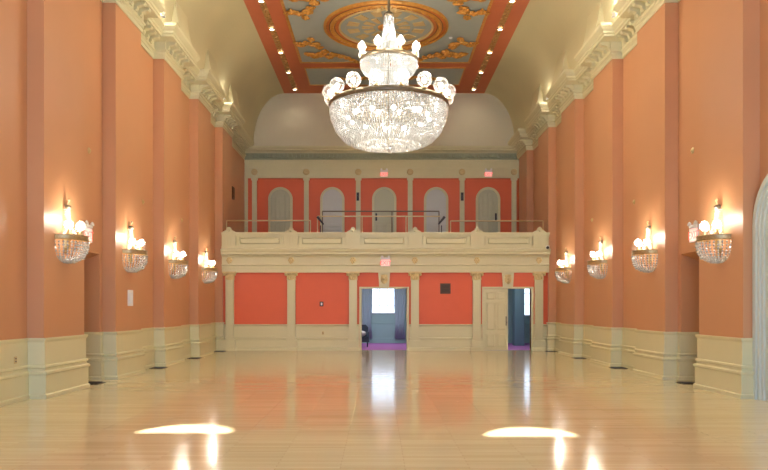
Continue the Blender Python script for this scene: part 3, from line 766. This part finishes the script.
# gold acanthus flourishes around the medallion
FL = [((301,42),.20,.5),((296,40.5),.10,0),((307,40.5),.17,1.2),((311,37),.15,-.6),((316,42),.22,.9),((319,45),.14,0),((308,51.5),.18,.1),((314,53),.26,.2),((321,52),.25,-.4),
      ((325,49),.20,.6),((329,54.5),.17,.1),((333,52),.21,.3),((340,53.5),.19,.3),((346,55),.16,.3),((351,57),.15,.4),((356,59),.14,.5),((361,61),.12,.4)]
def flourish(sx, sy, lab):
    cx, cy = -2.7*sx*-1*-1, 0
    cx = -2.4*(-sx) if False else 2.4*sx; cyy = MY+sy*2.5
    r = MB()
    for (pxy, rad, rot) in FL:
        d = 10.01*F/(308.5-pxy[1]); x = (pxy[0]-378.5)*d/F+CAMX; dy = d-MY
        wx, wy = (x if sx < 0 else -x), sy*dy
        for q in range(3):
            an = rot+q*1.05; r.sphere((wx-cx+0.06*math.cos(an*3), wy+MY-cyy+0.05*math.sin(an*3), 0.03-0.015*q), rad*0.95, 8, 5, sx=0.35+0.75*abs(math.cos(an)), sy=0.35+0.75*abs(math.sin(an)), sz=0.28)
        r.sphere((wx-cx, wy+MY-cyy, -0.03), rad*0.35, 8, 5, sz=0.8)
    o = r.build('acanthus_ornament', M['gold']); o.location = (cx, cyy, ZT-0.115)
    tag(o, lab, 'ceiling ornament', 'gold acanthus ornaments around the medallion')
flourish(-1, 1, 'gold acanthus ornament on the ceiling, far left corner beside the medallion')
flourish(1, 1, 'gold acanthus ornament on the ceiling, far right corner beside the medallion')
flourish(-1, -1, 'gold acanthus ornament on the ceiling, near left corner cut by the frame')
flourish(1, -1, 'gold acanthus ornament on the ceiling, near right corner cut by the frame')
r = MB()
for k in range(33):
    x = -1.9+k*3.8/32; r.sphere((x, 0.16*math.sin(k*1.1), 0), 0.15*(1-0.4*abs(x)/2), 8, 5, sx=1.5, sy=0.9, sz=0.3)
for sx in (-1, 1): r.sphere((sx*2.1, 0.1, 0), 0.13, 8, 6, sz=0.5)
o = r.build('scroll_ornament', M['gold']); o.location = (0, 31.0, ZT-0.09); tag(o, 'long gold scroll ornament on the narrow blue ceiling panel at the far end', 'ceiling ornament')

# recessed downlights
dl = None
dn = ['farthest', 'second farthest', 'third farthest', 'fourth farthest', 'nearest, at the top edge']
for s, lab in ((-1, 'left'), (1, 'right')):
    for k in range(14):  # those past the named ones are unseen, added to light the near end
        y_ = 32.75-2.35*k
        if dl is None:
            r = empty('downlight', (s*4.07, y_, ZT-0.07))
            a = MB(); a.lathe([(0.085, 0.04), (0.09, 0), (0.105, 0), (0.11, 0.04)], n=18); a.build('trim_ring', M['palegold'], r)
            a = MB(); a.lathe([(0.086, 0.03), (0.07, 0.02), (0, 0.015)], n=18); a.build('lamp', M['bulbdown'], r)
            dl = r
        else: r = copy_tree(dl); r.location = (s*4.07, y_, ZT-0.07)
        tag(r, 'lit downlight in the %s ceiling band, %s' % (lab, dn[k] if k < 5 else 'unseen, added to light the near end'), 'downlight', 'downlights in the ceiling bands')
        l = bpy.data.lights.new('downlight_beam', 'SPOT'); l.energy = 22 if k < 3 else 75; l.spot_size = 2.2; l.spot_blend = 0.8; l.color = (1, 0.89, 0.72); l.shadow_soft_size = 0.08
        o = bpy.data.objects.new('downlight_beam', l); C.objects.link(o); o.parent = r; o.location = (0, 0, -0.03)

# lamps standing on the cornice and washing the cove
up = None
for s, lab in ((-1, 'left'), (1, 'right')):
    for y_, nm, pw in ((19.1, 'nearer one', 18), (26.6, 'farther one', 9), (12.0, 'unseen, added to light the near cove', 150), (5.1, 'unseen, added to light the near cove', 150)):  # the strong last pair is unseen, added to brighten the near cove
        if up is None:
            r = empty('cove_lamp', (s*5.98, y_, 9.332))
            a = MB(); a.lathe([(0.06, 0), (0.06, 0.03), (0.03, 0.05), (0.06, 0.12), (0.05, 0.12)], n=12); a.build('reflector', M['white'], r); up = r
        else:
            r = empty('cove_lamp', (s*5.98, y_, 9.332))
            for c_ in up.children: c = c_.copy(); C.objects.link(c); c.parent = r
        tag(r, 'white uplight standing on the %s cornice, %s' % (lab, nm), 'uplight', 'uplights on the cornice')
        l = bpy.data.lights.new('cove_light', 'POINT'); l.energy = pw; l.color = (1, 0.93, 0.8); l.shadow_soft_size = 0.08
        o = bpy.data.objects.new('cove_light', l); C.objects.link(o); o.parent = r; o.location = (0, 0, 0.22)

# ------------------------------------------------------------------ crystal chandelier
CY = 18.5
ch = empty('chandelier', (0, CY, 5.5)); Z0 = 5.5
def cp(name, m, mbx, parent=ch):
    o = mbx.build(name, M[m], parent); return o
def lerp_prof(prof, t):
    L = [0]
    for i in range(1, len(prof)): L.append(L[-1]+math.hypot(prof[i][0]-prof[i-1][0], prof[i][1]-prof[i-1][1]))
    q = t*L[-1]
    for i in range(1, len(prof)):
        if q <= L[i]+1e-9:
            u = (q-L[i-1])/(L[i]-L[i-1]); return (prof[i-1][0]+(prof[i][0]-prof[i-1][0])*u, prof[i-1][1]+(prof[i][1]-prof[i-1][1])*u)
    return prof[-1]
def strands(prof, ns, nb, rad, a0=0, a1=2*PI, shrink=False, elong=1.25):
    a = MB(); full = abs(a1-a0-2*PI) < 1e-6
    for i in range(ns):
        an = a0+(a1-a0)*i/(ns if full else ns-1)
        for j in range(nb):
            r_, z_ = lerp_prof(prof, (j+0.5)/nb)
            if shrink and r_ < prof[0][0]*0.55 and i % 2: continue
            rr = rad*random.uniform(0.8, 1.2)
            a.bead((r_*math.cos(an), r_*math.sin(an), z_), rr, rr*elong)
    return a
a = MB(); a.tube([(0, 0, 9.2-Z0), (0, 0, ZT-Z0-0.1)], 0.035); cp('stem', 'bronze', a)
a = MB(); a.lathe([(0.03, ZT-Z0-0.18), (0.1, ZT-Z0-0.14), (0.2, ZT-Z0-0.02), (0.22, ZT-Z0)], n=20); cp('ceiling_rose', 'bronze', a)
a = MB(); a.lathe([(0, 3.72), (0.06, 3.72), (0.13, 3.66), (0.14, 3.60), (0.10, 3.58)], n=20); cp('top_crown', 'bronze', a)
cp('crystal_tent', 'crystal', strands([(0.11, 3.62), (0.14, 3.3), (0.20, 2.9), (0.30, 2.6), (0.50, 2.50)], 36, 34, 0.020))
a = MB(); a.lathe([(0.70, 2.42), (0.75, 2.42), (0.755, 2.47), (0.75, 2.52), (0.70, 2.52), (0.70, 2.42)], n=48); cp('upper_ring', 'bronze', a)
cp('upper_basket', 'crystal', strands([(0.73, 2.42), (0.73, 2.32), (0.66, 2.18), (0.50, 2.08)], 72, 11, 0.024))
cp('middle_curtain', 'crystal', strands([(0.48, 2.48), (0.46, 2.1), (0.50, 1.8), (0.60, 1.45), (0.70, 1.32)], 56, 32, 0.024))
a = MB(); a.lathe([(1.47, 1.25), (1.53, 1.25), (1.54, 1.31), (1.53, 1.37), (1.47, 1.37), (1.47, 1.25)], n=64); cp('lower_ring', 'bronze', a)
prof = [(1.50, 1.25), (1.50, 1.12), (1.46, 0.92), (1.34, 0.65), (1.17, 0.45), (1.0, 0.35), (0.83, 0.30)]
cp('lower_basket', 'crystal', strands(prof, 132, 28, 0.031))
cp('bottom_rosette', 'crystal', strands([(0.83, 0.30), (0.5, 0.27), (0.1, 0.24)], 72, 15, 0.022, shrink=True))
a = MB(); a.bead((0, 0, 0.19), 0.06, 0.09); cp('finial_drop', 'crystal', a)
a = MB(); a.tube([(0, 0, 0.26), (0, 0, 3.6)], 0.03)
for k in range(8):
    an = k*PI/4; a.tube([(0, 0, 1.31), (1.5*math.cos(an), 1.5*math.sin(an), 1.31)], 0.02); a.tube([(0, 0, 2.47), (0.72*math.cos(an), 0.72*math.sin(an), 2.47)], 0.016)
cp('inner_frame', 'bronze', a)
g0 = b0 = k0 = None
for k in range(16):
    an = -math.radians(12+22.5*k)
    x, y_ = 1.53*math.cos(an), 1.53*math.sin(an)
    if g0 is None:
        s_ = MB(); s_.lathe([(0.0, 0.0), (0.05, 0.0), (0.06, 0.03), (0.03, 0.05), (0.03, 0.09)], n=10); k0 = s_.build('candle_cup', M['brass'], ch)
        s_ = MB(); s_.sphere((0, 0, 0.22), 0.185, 20, 14); g0 = s_.build('glass_globe', M['globe'], k0)
        s_ = MB(); s_.sphere((0, 0, 0.2), 0.055, 12, 8, sz=1.3); b0 = s_.build('bulb', M['bulb'], k0); kk = k0
    else:
        kk = k0.copy(); C.objects.link(kk)
        for src in (g0, b0): c = src.copy(); C.objects.link(c); c.parent = kk
    kk.location = (x, y_, 1.36)
k1 = None
for k in range(8):
    an = math.radians(22.5+45*k); x, y_ = 0.74*math.cos(an), 0.74*math.sin(an)
    if k1 is None:
        s_ = MB(); s_.lathe([(0.0, 0.0), (0.04, 0.0), (0.05, 0.03), (0.03, 0.05), (0.03, 0.12)], n=10); k1 = s_.build('candle_cup', M['brass'], ch)
        s_ = MB(); s_.lathe([(0.03, 0.10), (0.085, 0.15), (0.11, 0.21), (0.095, 0.28), (0.04, 0.35), (0.0, 0.38)], n=14); g1 = s_.build('glass_flame', M['globe'], k1)
        s_ = MB(); s_.lathe([(0.02, 0.13), (0.055, 0.2), (0.06, 0.26), (0.03, 0.34), (0, 0.38)], n=12); b1 = s_.build('bulb', M['bulb'], k1); kk = k1
    else:
        kk = k1.copy(); C.objects.link(kk)
        for src in (g1, b1): c = src.copy(); C.objects.link(c); c.parent = kk
    kk.location = (x, y_, 2.5)
# bulbs inside the basket
bb = None
for k in range(12):
    an = 2*PI*k/12+0.1
    if bb is None: s_ = MB(); s_.sphere((0, 0, 0), 0.06, 10, 8); bb = s_.build('inner_bulb', M['bulb'], ch); o = bb
    else: o = bb.copy(); C.objects.link(o)
    o.location = (1.05*math.cos(an), 1.05*math.sin(an), 0.98)
for k in range(4):
    an = PI/4+PI/2*k
    point('chandelier_light', (1.62*math.cos(an), 1.62*math.sin(an), 2.02), 100, r=0.2, parent=ch)
point('chandelier_light', (0, 0, 0.9), 35, r=0.4, parent=ch)
for k in range(4): point('chandelier_light', (0.95*math.cos(k*PI/2), 0.95*math.sin(k*PI/2), 2.95), 45, r=0.1, parent=ch)
tag(ch, 'large tiered crystal chandelier with lit glass globes hanging under the ceiling', 'chandelier')

# ------------------------------------------------------------------ crystal wall sconces
R_ = 0.42
sc0 = empty('wall_sconce', (0, 0, 0))
a = MB(); a.box(0, 0.03, -0.09, 0.09, 0.25, 0.7); a.lathe([(0.0, 0.15), (0.05, 0.2), (0.09, 0.28), (0.09, 0.6), (0.04, 0.7), (0, 0.75)], n=12, a0=-PI/2, a1=PI/2); a.build('backplate', M['brass'], sc0)
a = MB(); a.tube([(0.03, 0, 0.5), (0.05, 0, 1.1), (0.09, 0, 1.18)], 0.014); a.sphere((0.07, 0, 1.17), 0.03, 8, 6); a.tube([(0.02, 0, 0.45), (0.2, 0, 0.52), (0.4, 0, 0.46)], 0.014); a.build('bracket', M['brass'], sc0)
a = MB(); a.lathe([(0.05, 1.0), (0.085, 1.0), (0.09, 1.06), (0.06, 1.08)], (0.03, 0, 0), 12, -PI/2, PI/2); a.build('crown', M['bronze'], sc0)
a = MB(); a.lathe([(R_-0.02, 0.395), (R_+0.012, 0.395), (R_+0.005, 0.42), (R_+0.005, 0.47), (R_+0.015, 0.495), (R_-0.02, 0.495), (R_-0.02, 0.395)], n=24, a0=-PI/2, a1=PI/2)
a.build('band', M['bandbrass'], sc0)
strands([(R_, 0.38), (R_, 0.32), (0.40, 0.20), (0.33, 0.08), (0.18, 0.01), (0.03, 0.0)], 19, 11, 0.026, -PI/2, PI/2).build('crystal_basket', M['crystal'], sc0)
strands([(0.08, 1.0), (0.10, 0.8), (0.14, 0.62), (0.22, 0.5)], 12, 16, 0.012, -PI/2, PI/2).build('crystal_tent', M['crystal'], sc0)
for an in (-0.95, 0, 0.95):
    x, y_ = 0.30*math.cos(an), 0.30*math.sin(an)
    c = MB(); c.lathe([(0.0, 0.49), (0.03, 0.49), (0.04, 0.52), (0.02, 0.56), (0.02, 0.6)], (x, y_, 0), 10); cu = c.build('candle_cup', M['brass'], sc0)
    c = MB(); c.sphere((x, y_, 0.68), 0.088, 14, 10); c.build('glass_globe', M['globe'], cu)
    c = MB(); c.sphere((x, y_, 0.67), 0.05, 10, 8); c.build('bulb', M['bulb'], cu)
point('sconce_light', (0.30, 0, 0.80), 30, (1, 0.90, 0.74), r=0.10, parent=sc0)
rank = {2: 'out of frame nearest the camera', 3: 'nearest of the four in view', 4: 'second nearest', 5: 'third nearest', 6: 'farthest, beside the balcony'}
first = True
for s, lab in ((-1, 'left'), (1, 'right')):
    for i in (2, 3, 4, 5, 6):
        r = sc0 if first else copy_tree(sc0); first = False
        r.location = (s*WP, PIERS[i]+PW/2-0.02, 2.48); r.rotation_euler = (0, 0, 0 if s < 0 else PI)
        tag(r, 'lit crystal wall sconce on the %s wall, %s' % (lab, rank[i]), 'wall sconce', 'crystal wall sconces')
